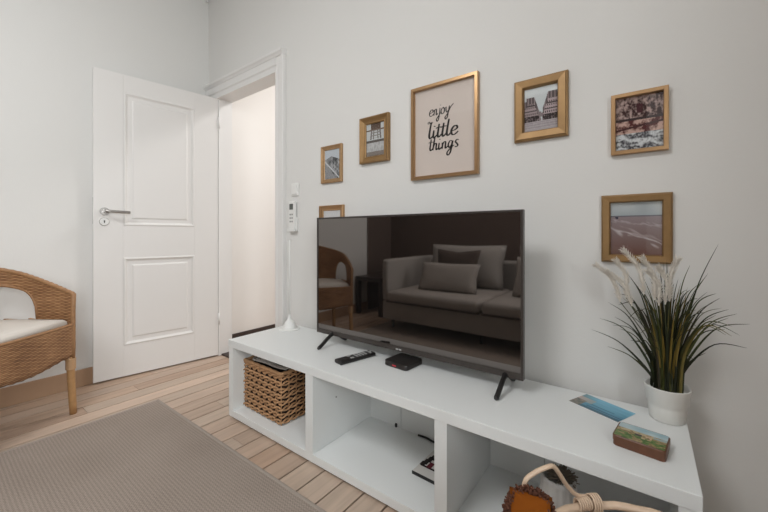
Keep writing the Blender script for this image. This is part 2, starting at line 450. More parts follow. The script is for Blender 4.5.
bm = bmesh.new(); disc_y(bm, 0.056, 1.049, -0.007, -0.0088, 0.0045, 14); box(bm, 0.0535, 0.0585, -0.0088, -0.007, 1.036, 1.050); fin('keyhole', bm, BLACK, k)
bx('latch_plate', (-0.0012, 0.0005, 0.010, 0.030, 1.03, 1.20), STEEL, door)
for z in (0.25, 1.80):
    bm = bmesh.new(); sweep(bm, [(dL+.004, -0.004, z), (dL+.004, -0.004, z+.09)], 0.007, 10); fin('hinge', bm, GLOSSW, door, True)

# ------------------------------------------------------------------ rug
RX0, RX1, RY0, RY1 = -2.262, 0.30, -0.75, 0.852
rug = thing('rug', 'flat taupe herringbone rug lying on the floorboards in front of the bench', 'rug', (-1.0, 0.05, 0))
bx('rug_field', (RX0+1.0+.012, RX1+1.0-.012, RY0-.05+.012, RY1-.05-.012, 0.0005, 0.008), RUG, rug)
bm = bmesh.new()
for d in ((RX0, RX0+.014, RY0, RY1), (RX1-.014, RX1, RY0, RY1), (RX0, RX1, RY0, RY0+.014), (RX0, RX1, RY1-.014, RY1)):
    box(bm, d[0]+1.0, d[1]+1.0, d[2]-.05, d[3]-.05, 0.0003, 0.0095, 0.003)
fin('rug_binding', bm, RUGE, rug)

# ------------------------------------------------------------------ TV bench
BX0, BX1, BY0, BY1, BZ = -1.762, 0.096, 0.993, 1.400, 0.4096
bench = thing('tv_bench', 'long low white open-fronted TV bench along the wall', 'tv bench', (BX0, BY0, 0))
W_, D_ = BX1-BX0, BY1-BY0
T_ = 0.037
bx('top_panel', (0, W_, 0, D_, BZ-T_, BZ), BENCH, bench, bev=0.0015)
bx('bottom_panel', (0.003, W_-.003, 0.002, D_, 0.012, 0.046), BENCH, bench, bev=0.001)
dvx = [(-1.759, -1.722), (-1.158, -1.112), (-0.542, -0.498), (0.056, 0.093)]
for i, (a, b_) in enumerate(dvx):
    bx('side_panel' if i in (0, 3) else 'divider', (a-BX0, b_-BX0, 0.002, D_, 0.046, BZ-T_), BENCH, bench, bev=0.001)
backs = [(-1.722, -1.158), (-1.112, -0.929), (-0.926, -0.542), (-0.498, -0.30), (-0.297, 0.056)]
for a, b_ in backs:
    bx('back_panel', (a-BX0, b_-BX0, D_-.022, D_-.014, 0.046, BZ-T_), BENCH, bench)
for a in (-0.9275, -0.2985):
    bx('back_seam', (a-.002-BX0, a+.002-BX0, D_-.0135, D_-.012, 0.046, BZ-T_), SEAMM, bench)
for (a, b_) in ((0.02, 0.06), (W_-.06, W_-.02), (0.9, 0.95)):
    for c in (0.03, D_-.07): 
        bx('foot', (a, b_, c, c+.04, 0.0, 0.012), GREYB, bench)
bm = bmesh.new(); box(bm, -0.958-BX0, -0.948-BX0, D_-.030, D_-.0225, 0.0465, 0.064, 0.002); fin('panel_hole', bm, BLACK, bench)  # black block standing for the dark hole in the back panel
bm = bmesh.new(); disc_y(bm, 0.0, 0, 0, 0, 0.01) if False else None
# shelf pin hole in the first divider
bm = bmesh.new(); sweep(bm, [(-1.1122-BX0, 0.14, 0.235), (-1.1105-BX0, 0.14, 0.235)], 0.004, 12); fin('shelf_pin', bm, SEAMM, bench)

# ------------------------------------------------------------------ woven box basket in the left compartment
hb = thing('storage_basket', 'square brown water-hyacinth basket in the left bench compartment', 'basket', (-1.555, 1.215, 0.046), math.radians(-1.5))
bw, bd, bh = 0.158, 0.155, 0.242
def perim(s):     # s in 0..1 along a rounded square
    t = (s % 1.0)*4; k = int(t); f = t-k
    P = [(-bw, -bd), (bw, -bd), (bw, bd), (-bw, bd), (-bw, -bd)]
    a, b_ = P[k], P[k+1]
    return Vector((a[0]+(b_[0]-a[0])*f, a[1]+(b_[1]-a[1])*f, 0)), Vector((0, -1, 0)) if k == 0 else Vector((1, 0, 0)) if k == 1 else Vector((0, 1, 0)) if k == 2 else Vector((-1, 0, 0))
bm = bmesh.new()
NST = 7*4; rows = 8; rh = bh/rows
for r in range(rows):
    for s_ in (0, 1):
        pts = []; rad = []
        for i in range(NST*5):
            s = i/(NST*5); p, nrm = perim(s)
            ph = s*NST*PI + s_*PI + (r % 2)*PI*0.5
            z = (r+0.5)*rh + rh*0.27*math.sin(ph)
            pts.append(p + nrm*(0.0045*math.cos(ph)+0.004) + Vector((0, 0, z)))
            rad.append(0.0053*(0.9+0.25*mnoise.noise(Vector((s*60, r*3.1+s_, 0)))))
        sweep(bm, pts, rad, 6, closed=True)
fin('woven_body', bm, HYA, hb, True)
bm = bmesh.new()
for i in range(NST):
    p, nrm = perim(i/NST)
    sweep(bm, [p+Vector((0, 0, 0.0)), p+Vector((0, 0, bh))], 0.0032, 6)
fin('wire_stakes', bm, HYA, hb, True)
bm = bmesh.new()
sweep(bm, [perim(i/80)[0]+perim(i/80)[1]*.003+Vector((0, 0, bh+.004+.002*math.sin(i*1.9))) for i in range(80)], 0.009, 8, closed=True)
fin('rim', bm, HYA, hb, True)
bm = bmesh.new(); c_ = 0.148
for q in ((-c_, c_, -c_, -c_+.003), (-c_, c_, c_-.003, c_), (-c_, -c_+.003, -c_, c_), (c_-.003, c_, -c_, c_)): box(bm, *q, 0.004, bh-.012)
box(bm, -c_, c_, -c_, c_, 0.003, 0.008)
fin('dark_backing', bm, BACKING, hb)  # dark box added inside so the gaps in the weave read dark
# contents
bm = bmesh.new()
cushion(bm, 0, 0, 0.165, 0.27, 0.27, 0.09)
o = fin('black_pouch', bm, BLACK, None, True); o.location = (-1.555, 1.215, 0.046)
tag(o, 'black cloth bundle lying inside the woven basket', 'bundle')
bm = bmesh.new()
for k in range(3):
    sweep(bm, catmull([(-0.146+.02*k, -0.10+.02*k, 0.250), (-0.10+.01*k, -0.142+.016*k, 0.259), (-0.02, -0.128+.018*k, 0.254-.004*k), (0.06, -0.120+.016*k, 0.247-.004*k), (0.125, -0.105+.02*k, 0.244)], 8), 0.0042, 8)
o = fin('cord', bm, BAG, None, True); o.location = (-1.555, 1.215, 0.046)
tag(o, 'pale looped cord on top of the woven basket', 'cord')

# ------------------------------------------------------------------ booklet and dark slot strip in the middle compartment
bk = thing('booklet', 'white booklet with a black picture on its cover in the middle compartment', 'booklet', (-0.635, 1.235, 0.0462), math.radians(-2))
bx('pages', (-0.080, 0.080, -0.092, 0.092, 0, 0.011), WPLAS, bk)
bx('spine', (-0.081, 0.081, -0.0945, -0.092, 0, 0.0118), BLACK, bk)
def cover(u, v):
    c = (0.62, 0.60, 0.57)
    X, Y = u*0.16, v*0.185
    if abs(Y-0.050-0.02*0) < 0.006 and X > 0.004: c = (0.02, 0.015, 0.015)
    if abs(X-0.008-(Y-0.05)*0.25) < 0.012 and 0.05 < Y < 0.13: c = (0.02, 0.016, 0.016)
    if 0.05 < Y < 0.085 and X > 0.03 and X < 0.05: c = (0.12, 0.02, 0.03)
    if Y > 0.12 and Y < 0.145 and X > 0.02: c = (0.05, 0.04, 0.04)
    return c
picture('cover', 0.160, 0.185, cover, 32, 37, bk, PRINT, True, 0.0118)
bm = bmesh.new()
sweep(bm, catmull([(-0.83, 1.372, 0.051), (-0.79, 1.374, 0.052), (-0.74, 1.366, 0.051), (-0.68, 1.37, 0.051), (-0.60, 1.362, 0.051)], 6), 0.0045, 8)
tag(fin('slot_strip', bm, BLACK, None, True), 'black strip standing for a dark slot at the back of the middle compartment', 'slot_strip')  # black tube laid where the back panel has its dark slot

# ------------------------------------------------------------------ ribbed pot in the right compartment
rp = thing('ribbed_vase', 'pale grey ribbed vase with brown dried tuft in the right compartment', 'vase', (-0.205, 1.125, 0.0462))
bm = bmesh.new(); n = 64; rings = []
for r, z in [(0.040, 0), (0.046, 0.03), (0.050, 0.09), (0.050, 0.15), (0.047, 0.20), (0.044, 0.215), (0.040, 0.213), (0.040, 0.12)]:
    rings.append([bm.verts.new(((r+.0016*math.cos(16*2*PI*k/n))*math.cos(2*PI*k/n), (r+.0016*math.cos(16*2*PI*k/n))*math.sin(2*PI*k/n), z)) for k in range(n)])
for A, B in zip(rings, rings[1:]):
    for k in range(n): bm.faces.new((A[k], A[(k+1) % n], B[(k+1) % n], B[k]))
bm.faces.new(rings[0]); bm.faces.new(rings[-1])
fin('vase_body', bm, RIBP, rp, True)
bm = bmesh.new()
for k in range(260):
    a = rnd.uniform(0, 2*PI); e = rnd.uniform(0.05, PI/2); L = rnd.uniform(0.026, 0.044)
    c0 = Vector((0.010, 0.0, 0.207)); d = Vector((math.cos(a)*math.cos(e)*1.2, math.sin(a)*math.cos(e), math.sin(e)*0.85))
    p = c0+d*0.01; q = c0+d*L
    sweep(bm, [p, (p+q)/2+Vector((rnd.uniform(-.003, .003), rnd.uniform(-.003, .003), 0.002)), q], [0.0028, 0.0026, 0.001], 4)
t_ = fin('dried_tuft', bm, FUZZ, rp, False); t_['label'] = 'fuzzy brown dried tuft'

# ------------------------------------------------------------------ cane basket on the floor at the picture's lower edge
cb_ = thing('cane_basket', 'round wicker basket with pale bent cane handle standing in front of the bench', 'basket', (0.048, 0.647, 0.009))
def cw(r, d):   # offsets measured in the basket's own turned axes
    a = math.radians(36.71); return Vector((-math.sin(a)*d+math.cos(a)*r, math.cos(a)*d+math.sin(a)*r, 0))
RR = 0.205
bm = bmesh.new(); uvl = bm.loops.layers.uv.new('UVMap'); n = 72; prof = [(0.15, 0.0), (0.165, 0.05), (0.18, 0.15), (0.19, 0.27), (0.197, 0.40)]
rings = [[bm.verts.new((r*math.cos(2*PI*k/n), r*math.sin(2*PI*k/n), z)) for k in range(n)] for r, z in prof]
for i in range(len(prof)-1):
    for k in range(n):
        f = bm.faces.new((rings[i][k], rings[i][(k+1) % n], rings[i+1][(k+1) % n], rings[i+1][k])); f.smooth = True
        for lp, (a, z) in zip(f.loops, ((k, prof[i][1]), (k+1, prof[i][1]), (k+1, prof[i+1][1]), (k, prof[i+1][1]))): lp[uvl].uv = (a/n*1.1, z)
bm.faces.new(rings[0])
o = fin('wicker_body', bm, RATTAN, cb_, True)
sm = o.modifiers.new('s', 'SOLIDIFY'); sm.thickness = 0.008
bm = bmesh.new()
sweep(bm, [(RR*math.cos(2*PI*k/64), RR*math.sin(2*PI*k/64), 0.418+0.001*math.sin(k*2.2)) for k in range(64)], 0.0075, 10, closed=True)
fin('rim_hoop', bm, CANE, cb_, True)
O = cw(0.425, 0.49)
def cp(r, d, z): v = cw(r, d)-O; return (v.x, v.y, z-0.009)
bm = bmesh.new()
hp_ = catmull([cp(.262, .640, .425), cp(.256, .642, .47), cp(.258, .644, .508), cp(.277, .648, .522), cp(.300, .65, .531), cp(.318, .66, .526), cp(.334, .67, .505), cp(.355, .685, .474), cp(.380, .698, .446), cp(.40, .704, .437), cp(.43, .708, .436)], 6)
sweep(bm, hp_, 0.0043, 10)
fin('handle', bm, CANE, cb_, True)
bm = bmesh.new()
for k in range(10):
    t = k/9; r_ = 0.380+0.042*t; dd = 0.49+math.sqrt(max(RR**2-(r_-0.425)**2, 0)); 
    big = 1.0 if k < 6 else 1.45
    c0 = Vector(cp(r_, dd, 0.431)); 
    ax = cw(1, 0).normalized(); s1 = Vector((0, 0, 1)); s2 = ax.cross(s1)
    sweep(bm, [c0+(s1*math.cos(2*PI*j/16)*0.0108*big+s2*math.sin(2*PI*j/16)*0.0090*big)+ax*0.002*math.sin(2*PI*j/16) for j in range(16)], 0.0021, 6, closed=True)
fin('binding', bm, CANE, cb_, True)
# rust leather pouch with frayed rim lying over the basket's edge
pc = cw(0.249, 0.598)
lp_ = thing('leather_pouch', 'rust brown leather pouch with frayed dark rim hanging on the cane basket', 'pouch', (pc.x, pc.y, 0.476))
toc = Vector((0-pc.x, 0-pc.y, 0.961-0.44)).normalized()
zq = toc.to_track_quat('Z', 'Y').to_matrix().to_4x4()
bm = bmesh.new()
cushion(bm, 0, 0, 0, 0.070, 0.080, 0.03, M4=zq)
fin('leather_face', bm, LEATH, lp_, True)
bm = bmesh.new()
for k in range(900):
    a = rnd.uniform(0, 2*PI); rr = rnd.uniform(0.030, 0.041); L = rnd.uniform(0.003, 0.007)
    p = Vector((rr*math.cos(a), rr*1.1*math.sin(a), -0.004+rnd.uniform(-.006, .012)))
    q = p+Vector((math.cos(a+rnd.uniform(-.6, .6))*L, math.sin(a+rnd.uniform(-.6, .6))*L, rnd.uniform(-.004, .008)))
    sweep(bm, [zq @ p, zq @ q], [0.0030, 0.0016], 4)
fr = fin('frayed_rim', bm, FRAY, lp_, False); fr['label'] = 'dark brown frayed rim'

# ------------------------------------------------------------------ television
TX0, TX1, TY, TZ0, TZ1 = -1.366, -0.338, 1.250, 0.458, 1.048
tv = thing('television', 'black flat-screen television standing on two splayed feet on the bench', 'television', ((TX0+TX1)/2, TY, BZ))
tw = (TX1-TX0)/2; z0, z1 = TZ0-BZ, TZ1-BZ
bm = bmesh.new()
bz = 0.0085; bb = 0.023
for d in ((-tw, -tw+bz, z0, z1), (tw-bz, tw, z0, z1), (-tw+bz, tw-bz, z1-bz, z1), (-tw+bz, tw-bz, z0, z0+bb)):
    box(bm, d[0], d[1], 0, 0.022, d[2], d[3], 0.0012)
fin('bezel', bm, BEZEL, tv)
bx('screen', (-tw+bz-.001, tw-bz+.001, 0.003, 0.02, z0+bb-.001, z1-bz+.001), SCREEN, tv)
bx('back_shell', (-tw+.004, tw-.004, 0.020, 0.040, z0+.004, z1-.004), BLACK, tv, bev=0.004)
bx('back_housing', (-tw*.75, tw*.75, 0.038, 0.085, z0+.02, z0+.33), BLACK, tv, bev=0.01)
bm = bmesh.new(); box(bm, -0.016, -0.004, -0.0008, 0.0005, z0+.006, z0+.012); box(bm, -0.001, 0.012, -0.0008, 0.0005, z0+.006, z0+.012)
lg = fin('logo', bm, SILV, tv); lg['label'] = 'small silver logo'
for sx in (-1, 1):
    xx = tw-.062 if sx > 0 else -tw+.110
    bm = bmesh.new()
    for (y1_, ex) in ((-0.093, 0.0), (0.105, 0.0)):
        pts = catmull([(xx, 0.012, z0+.012), (xx+ex*.3, 0.012+(y1_-.012)*.35, z0-.006), (xx+ex*.7, 0.012+(y1_-.012)*.75, 0.018), (xx+ex, y1_, 0.0055)], 6)
        sweep(bm, pts, [0.0105]*4+[0.009]*(len(pts)-6)+[0.0065]*2, 8)
    fin('foot', bm, BLACK, tv, True)

# ------------------------------------------------------------------ remote, media box, slim stand
rm = thing('remote_control', 'black television remote lying on the bench left of the media box', 'remote control', (-1.030, 1.172, BZ), math.radians(-14))
bm = bmesh.new(); box(bm, -0.026, 0.026, -0.095, 0.095, 0.0, 0.017, 0.0065, 3); fin('remote_body', bm, BLACK, rm, True, 50)
bm = bmesh.new()
for j in range(4):
    for i in range(3): box(bm, -0.017+.0125*i, -0.008+.0125*i, -0.005+.016*j, 0.004+.016*j, 0.0165, 0.0186, 0.0008)
box(bm, -0.020, -0.008, -0.036, -0.020, 0.0165, 0.0186, .001); box(bm, 0.008, 0.020, -0.036, -0.020, 0.0165, 0.0186, .001)
for i in range(3): box(bm, -0.018+.0135*i, -0.009+.0135*i, 0.068, 0.076, 0.0165, 0.0186, .001)
kb = fin('keypad', bm, GREYB, rm); kb['label'] = 'grey keys'
bm = bmesh.new(); sweep(bm, [(0.013*math.cos(2*PI*k/20), -0.055+0.013*math.sin(2*PI*k/20), 0.0175) for k in range(20)], 0.0022, 6, closed=True); fin('navigation_ring', bm, BLACKM, rm, True)
bm = bmesh.new(); box(bm, -0.006, 0.000, 0.080, 0.085, 0.0165, 0.0187); fin('power_button', bm, WPLAS, rm)

mb = thing('media_box', 'small square black media box lying under the front edge of the television', 'media box', (-0.828, 1.250, BZ), math.radians(-5))
bm = bmesh.new()
def rsq(s, r, z, n=8):
    out = []
    for cx, cy, a0 in ((s-r, s-r, 0), (-s+r, s-r, PI/2), (-s+r, -s+r, PI), (s-r, -s+r, 1.5*PI)):
        for k in range(n+1): out.append((cx+r*math.cos(a0+PI/2*k/n), cy+r*math.sin(a0+PI/2*k/n), z))
    return out
rings = [[bm.verts.new(p) for p in rsq(*a)] for a in ((0.058, 0.014, 0.0), (0.0605, 0.016, 0.002), (0.0605, 0.016, 0.019), (0.059, 0.015, 0.0215))]
for A, B in zip(rings, rings[1:]):
    for k in range(len(A)): bm.faces.new((A[k], A[(k+1) % len(A)], B[(k+1) % len(A)], B[k]))
bm.faces.new(rings[0][::-1]); bm.faces.new(rings[-1])
fin('box_shell', bm, BLACKM, mb, True, 40)
bm = bmesh.new(); box(bm, -0.012, 0.008, -0.0612, -0.0600, 0.007, 0.0125); q = fin('front_mark', bm, REDB, mb); q['label'] = 'red mark'

sl = thing('slim_stand', 'slim white stand with conical foot beside the door casing on the bench', 'stand', (-1.668, 1.315, BZ))
bm = bmesh.new(); lathe(bm, [(0, 0), (0.058, 0), (0.060, 0.004), (0.056, 0.007), (0, 0.007)]); fin('base_plate', bm, WPLAS, sl, True, 40)
bm = bmesh.new(); lathe(bm, [(0.036, 0.006), (0.036, 0.016), (0.030, 0.036), (0.020, 0.050), (0.010, 0.060), (0.0055, 0.085), (0, 0.085)], n=32); fin('cone_foot', bm, WPLAS, sl, True, 60)
bm = bmesh.new(); sweep(bm, [(0, 0, 0.080), (0, 0, 0.30), (0.001, 0.0, 0.52)], 0.0042, 10); fin('pole', bm, WPLAS, sl, True)

# ------------------------------------------------------------------ wall switch and air-conditioner remote in its holder
sw = thing('light_switch', 'white rocker light switch on the wall right of the door casing', 'light switch', (-1.778, YF, 1.245))
bx('switch_plate', (-0.034, 0.034, -0.010, 0, -0.040, 0.040), WPLAS, sw, bev=0.004)
bx('rocker', (-0.024, 0.024, -0.015, -0.008, -0.030, 0.030), WPLAS, sw, bev=0.003)
ar = thing('wall_remote', 'white remote with grey display in a wall holder below the light switch', 'remote control', (-1.789, YF, 1.078))
bx('holder', (-0.036, 0.036, -0.014, 0, -0.096, -0.010), WPLAS, ar, bev=0.004)
bx('remote_shell', (-0.030, 0.030, -0.026, -0.006, -0.085, 0.094), WPLAS, ar, bev=0.006)
q = bx('display', (-0.017, 0.017, -0.0275, -0.0255, 0.040, 0.076), LCD, ar); q['label'] = 'grey display'
bm = bmesh.new()
for j in range(3):
    for i in range(2): box(bm, -0.016+.018*i, -0.003+.018*i, -0.0275, -0.0255, -0.040+.022*j, -0.030+.022*j, 0.001)
fin('buttons', bm, SEAMM, ar)
bx('holder_lip', (-0.037, 0.037, -0.031, -0.024, -0.098, -0.080), WPLAS, ar, bev=0.002)

# ------------------------------------------------------------------ pictures on the wall
def nz(x, y, s=1.0): return mnoise.noise(Vector((x*s, y*s, 3.7)))
def mixc(a, b, t): t = max(0, min(1, t)); return tuple(p+(q-p)*t for p, q in zip(a, b))
def pic_street(u, v):
    g = 0.25+0.3*nz(u, v, 6)
    d = v-(0.15+0.9*(1-u))        # rising street edge
    if v > 0.78-0.25*abs(u-0.45): return (0.50, 0.54, 0.58)
    if u > 0.55 and (int((v+0.6*u)*14) % 2 == 0) and int(u*16) % 2: g *= 0.4
    if v < 0.55-0.7*u: g = 0.28+0.05*nz(u, v, 20)
    if abs(v-(0.62-0.62*u)) < 0.03: g = 0.6
    return (g*0.95, g*0.97, g*1.0)
def pic_low(u, v):
    if v > 0.55: return (0.60, 0.60, 0.60)
    g = 0.3+0.25*nz(u, v, 9); return (g, g*0.96, g*0.92)
def pic_bridge(u, v):
    # suspension-bridge tower seen from the deck, beam across, pale water below
    c = (0.52, 0.54, 0.54)
    if v > 0.80 and 0.25 < u < 0.80: c = (0.10, 0.06, 0.04)
    if 0.78 < v < 0.82: c = (0.16, 0.10, 0.07)
    w = 0.28-0.16*(v-0.5)
    if 0.52 < v < 0.80 and (abs(abs(u-0.52)-w) < 0.035 or abs(abs(u-0.52)-w*0.45) < 0.025): c = (0.14, 0.12, 0.11)
    if 0.55 < v < 0.80 and int(v*34) % 3 == 0 and abs(u-.52) < w: c = (0.24, 0.22, 0.20)
    if 0.42 < v < 0.50: c = (0.10, 0.085, 0.075)
    if v <= 0.42: c = mixc((0.50, 0.50, 0.50), (0.36, 0.36, 0.36), 0.5+nz(u, v, 12))
    if v < 0.14: c = (0.20, 0.17, 0.15)
    return c
def pic_city(u, v):
    sky = mixc((0.52, 0.58, 0.60), (0.62, 0.66, 0.67), v)
    lt = 0.80 if u < 0.30 else 0.80-0.36*(u-0.30)/0.16
    if u < 0.06: lt = 0.72
    rt = 0.86 if u > 0.72 else 0.50+0.36*(u-0.56)/0.16
    if v < 0.22:
        g = 0.36 + (0.14 if int(v*55) % 3 == 0 else 0) + 0.06*nz(u, v, 20)
        if v < 0.06: g = 0.42
        return (g*1.0, g*0.92, g*0.96)
    if (u < 0.46 and v < lt) or (u > 0.56 and v < rt):
        t_ = lt if u < 0.5 else rt
        if v < 0.36: g = 0.03+0.30*max(0, nz(u, v, 26))
        elif v > t_-0.15: g = 0.10+0.16*(int(u*30) % 3 == 0)
        else:
            g = 0.40 if u > .5 else 0.33
            if (int(u*32) % 2 == 0) and (int(v*26) % 2 == 0): g = 0.08
            if abs(v-0.60) < 0.015 or abs(v-0.47) < 0.01: g = 0.07
        return (g*1.05, g*0.86, g*0.88)
    if v < 0.44 and nz(u, v, 18) > -0.2: return (0.24, 0.20, 0.21)
    return sky
def pic_market(u, v):
    a = nz(u*1.2, v, 13); b_ = nz(u+5, v*2.0, 7); c_ = nz(u-3, v, 28)
    if v > 0.60:
        c = mixc((0.05, 0.025, 0.025), (0.48, 0.36, 0.33), 0.42+1.1*a+0.8*c_)
        if 0.46 < u < 0.58 and 0.68 < v < 0.86 and c_ > -0.3: c = (0.07, 0.025, 0.03)
        return c
    if v > 0.56: return (0.05, 0.035, 0.035)
    if v > 0.32:
        c = mixc((0.10, 0.03, 0.03), (0.58, 0.40, 0.34), 0.45+1.5*b_+0.7*c_)
        if abs(v-(0.44+0.10*(u-0.5))) < 0.02: c = (0.07, 0.03, 0.03)
        return c
    w = math.sin((v*9+u*2.2)*3+4*b_)
    return mixc((0.06, 0.06, 0.07), (0.66, 0.69, 0.71), 0.55+0.5*w+0.6*c_)
def pic_sea(u, v):
    if v > 0.75: return mixc((0.36, 0.41, 0.44), (0.56, 0.60, 0.60), (v-0.75)*2+0.6*nz(u, v, 3)+.2)
    if abs(v-0.74) < 0.012: return (0.17, 0.17, 0.19)
    w = nz(u*0.8, v*2.6+u*1.1, 5); w2 = nz(u*2, v*7+u*3, 4)
    c = mixc((0.17, 0.085, 0.065), (0.30, 0.25, 0.26), v*1.35)
    d1 = abs(v-(0.52-0.33*u+0.06*w*2)); d2 = abs(v-(0.66-0.12*u+0.05*w2)); d3 = abs(v-(0.40-0.30*(u-.3)**2-0.06*w))
    f = max(0, 1-d1/0.055)*0.9+max(0, 1-d2/0.03)*0.55+(max(0, 1-d3/0.03)*0.45 if u > .35 else 0)
    c = mixc(c, (0.60, 0.55, 0.55), f*(0.7+0.6*w2))
    if (u-0.13)**2+(v-0.715)**2 < 0.0010: c = (0.06, 0.06, 0.09)
    return c

def frame(name, label, x0, x1, z0, z1, bw_, fm, depth, art, kind='flat', tilt=0.0, mat_w=0.0):
    k_ = 1-0.8*depth/YF
    x0 = x0*k_ if x0 < 0 else x0; z0, z1 = 0.9614+(z0-0.9614)*k_, 0.9614+(z1-0.9614)*k_
    w, h = x1-x0, z1-z0
    t = thing(name, label, 'picture frame', ((x0+x1)/2, YF, (z0+z1)/2), 0, 'framed pictures on the wall above the television')
    t.rotation_euler = (0, math.radians(tilt), 0)
    bm = bmesh.new()
    if kind == 'flat': prof = [(0, 0), (0, -depth*.55), (.002, -depth*.75), (bw_*.16, -depth*.80), (bw_*.22, -depth), (bw_*.85, -depth*.92), (bw_*.93, -depth*.8), (bw_, -depth*.35), (bw_, 0)]
    elif kind == 'scoop': prof = [(0, 0), (0, -depth*.85), (.003, -depth), (bw_*.25, -depth*.9), (bw_*.5, -depth*.60), (bw_*.75, -depth*.45), (bw_*.9, -depth*.50), (bw_, -depth*.35), (bw_, 0)]
    else: prof = [(0, 0), (0, -depth*.9), (.0015, -depth), (bw_-.0015, -depth), (bw_, -depth*.9), (bw_, 0)]
    prev = None; first = None
    for d, y in prof:
        r = [bm.verts.new(p) for p in ((-w/2+d, y, -h/2+d), (w/2-d, y, -h/2+d), (w/2-d, y, h/2-d), (-w/2+d, y, h/2-d))]
        if prev:
            for k in range(4): bm.faces.new((prev[k], prev[(k+1) % 4], r[(k+1) % 4], r[k]))
        else: first = r
        prev = r
    for k in range(4): bm.faces.new((prev[k], prev[(k+1) % 4], first[(k+1) % 4], first[k]))
    fin('moulding', bm, fm, t)
    iw, ih = w-2*bw_, h-2*bw_
    if art:
        p = picture('print', iw, ih, art, 64, int(64*ih/iw), t, PRINT)
        p.location = (0, -0.003, 0)
    else:
        p = bx('print', (-iw/2, iw/2, -0.004, -0.002, -ih/2, ih/2), PAPER, t)
    bx('glass_pane', (-iw/2-.001, iw/2+.001, -0.0070, -0.0060, -ih/2-.001, ih/2+.001), GLASS, t)
    return t, p, iw, ih

frame('picture_frame', 'small pinkish gold frame with grey street photo, above the television left corner', -1.549, -1.369, 1.262, 1.479, 0.024, ROSEG, 0.016, pic_street, 'scoop')
frame('picture_frame', 'gold frame half hidden behind the top left corner of the television', -1.565, -1.356, 0.885, 1.131, 0.030, ROSE, 0.016, pic_low, 'scoop')
frame('picture_frame', 'gold frame with grey bridge photo, left of the lettered poster', -1.247, -1.040, 1.342, 1.587, 0.036, GOLD, 0.024, pic_bridge, 'scoop')
pf, poster, iw, ih = frame('poster_frame', 'largest gold frame, beige poster lettered enjoy the little things', -0.917, -0.571, 1.223, 1.665, 0.016, ROSE, 0.022, None, 'box')
frame('picture_frame', 'wide antique gold frame with city boulevard photo, right of the lettered poster', -0.428, -0.229, 1.331, 1.575, 0.037, GOLD, 0.024, pic_city, 'flat')
frame('picture_frame', 'narrow gold frame with market stall photo, topmost on the right', -0.098, 0.058, 1.235, 1.442, 0.0135, ROSE, 0.020, pic_market, 'box')
frame('picture_frame', 'wide gold frame with sea waves photo, hanging directly above the grass plant', -0.127, 0.068, 0.866, 1.098, 0.027, GOLD, 0.020, pic_sea, 'flat')

# hand-lettering on the poster
G = {
 'e': ([[(.05, .45), (.35, .52), (.62, .72), (.5, 1), (.22, .95), (.02, .55), (.12, .1), (.4, -.02), (.78, .3)]], .80),
 'n': ([[(0, .9), (.08, .5), (.06, 0)], [(.06, .5), (.25, .95), (.45, .9), (.48, .4), (.55, .02), (.82, .3)]], .84),
 'j': ([[(.25, 1), (.25, .2), (.2, -.6), (.0, -1.0), (-.2, -.7), (.1, -.2), (.5, .3)], [(.27, 1.42), (.29, 1.5)]], .5),
 'o': ([[(.35, 1), (.08, .8), (.02, .35), (.25, 0), (.55, .2), (.58, .7), (.35, 1), (.5, .8), (.85, .85)]], .85),
 'y': ([[(0, 1), (.05, .4), (.25, .1), (.5, .4)], [(.58, 1.05), (.5, .2), (.4, -.6), (.15, -.95), (.0, -.6), (.4, -.1), (.75, .7), (1.25, 1.25)]], 1.2),
 't': ([[(.1, 1.65), (.08, .8), (.08, .3), (.22, 0), (.5, .3)], [(-.22, 1.15), (.1, 1.22), (.45, 1.2)]], .52),
 'h': ([[(.08, 1.9), (.03, 1), (.0, 0)], [(.02, .5), (.2, .95), (.4, .85), (.42, .3), (.5, 0), (.75, .25)]], .76),
 'l': ([[(.1, 2.0), (.05, 1), (.05, .3), (.22, 0), (.5, .3)]], .5),
 'i': ([[(.02, .95), (.02, .3), (.15, 0), (.42, .3)], [(.04, 1.38), (.06, 1.48)]], .44),
 'g': ([[(.5, .9), (.2, .98), (.02, .5), (.2, .05), (.48, .4), (.55, .95), (.5, .1), (.4, -.7), (.15, -1.0), (-.02, -.65), (.3, -.15), (.8, .3)]], .82),
 's': ([[(.1, .1), (.3, 0), (.48, .2), (.3, .5), (.12, .72), (.28, 1.0), (.5, .9)]], .55),
}
def letter(txt, xa, xb, zb, xh, wd, slant=0.12):
    tot = sum(G[c][1] for c in txt); k = (xb-xa)/tot; x = xa
    bm = bmesh.new(); yq = 0.0
    for c in txt:
        st, adv = G[c]
        for s in st:
            P = catmull([(x+(px+slant*py)*k, 0, zb+py*xh) for px, py in s], 6)
            yq -= 0.00002
            L, Rv = [], []
            for i, p in enumerate(P):
                a, b_ = P[max(i-1, 0)], P[min(i+1, len(P)-1)]; t = (b_-a).normalized()
                nrm = Vector((-t.z, 0, t.x))
                ww = wd*(0.45+0.75*abs(t.z))*(0.75+0.25*math.sin(PI*i/(len(P)-1)))
                L.append(bm.verts.new(p+nrm*ww/2+Vector((0, yq, 0)))); Rv.append(bm.verts.new(p-nrm*ww/2+Vector((0, yq, 0))))
            for i in range(len(P)-1): bm.faces.new((L[i], L[i+1], Rv[i+1], Rv[i]))
        x += adv*k
    o = fin('lettering', bm, INK, poster); o.location = (0, -0.0046, 0)
    o['label'] = 'black brush word ' + txt
PCX, PCZ = poster.parent.location.x-0.004, poster.parent.location.z
def lx(X): return X-PCX
def lz(Z): return Z-PCZ
letter('enjoy', lx(-0.818), lx(-0.700), lz(1.512), 0.029, 0.0050)
letter('the', lx(-0.826), lx(-0.798), lz(1.478), 0.006, 0.0028)
letter('little', lx(-0.822), lx(-0.672), lz(1.409), 0.037, 0.0092)
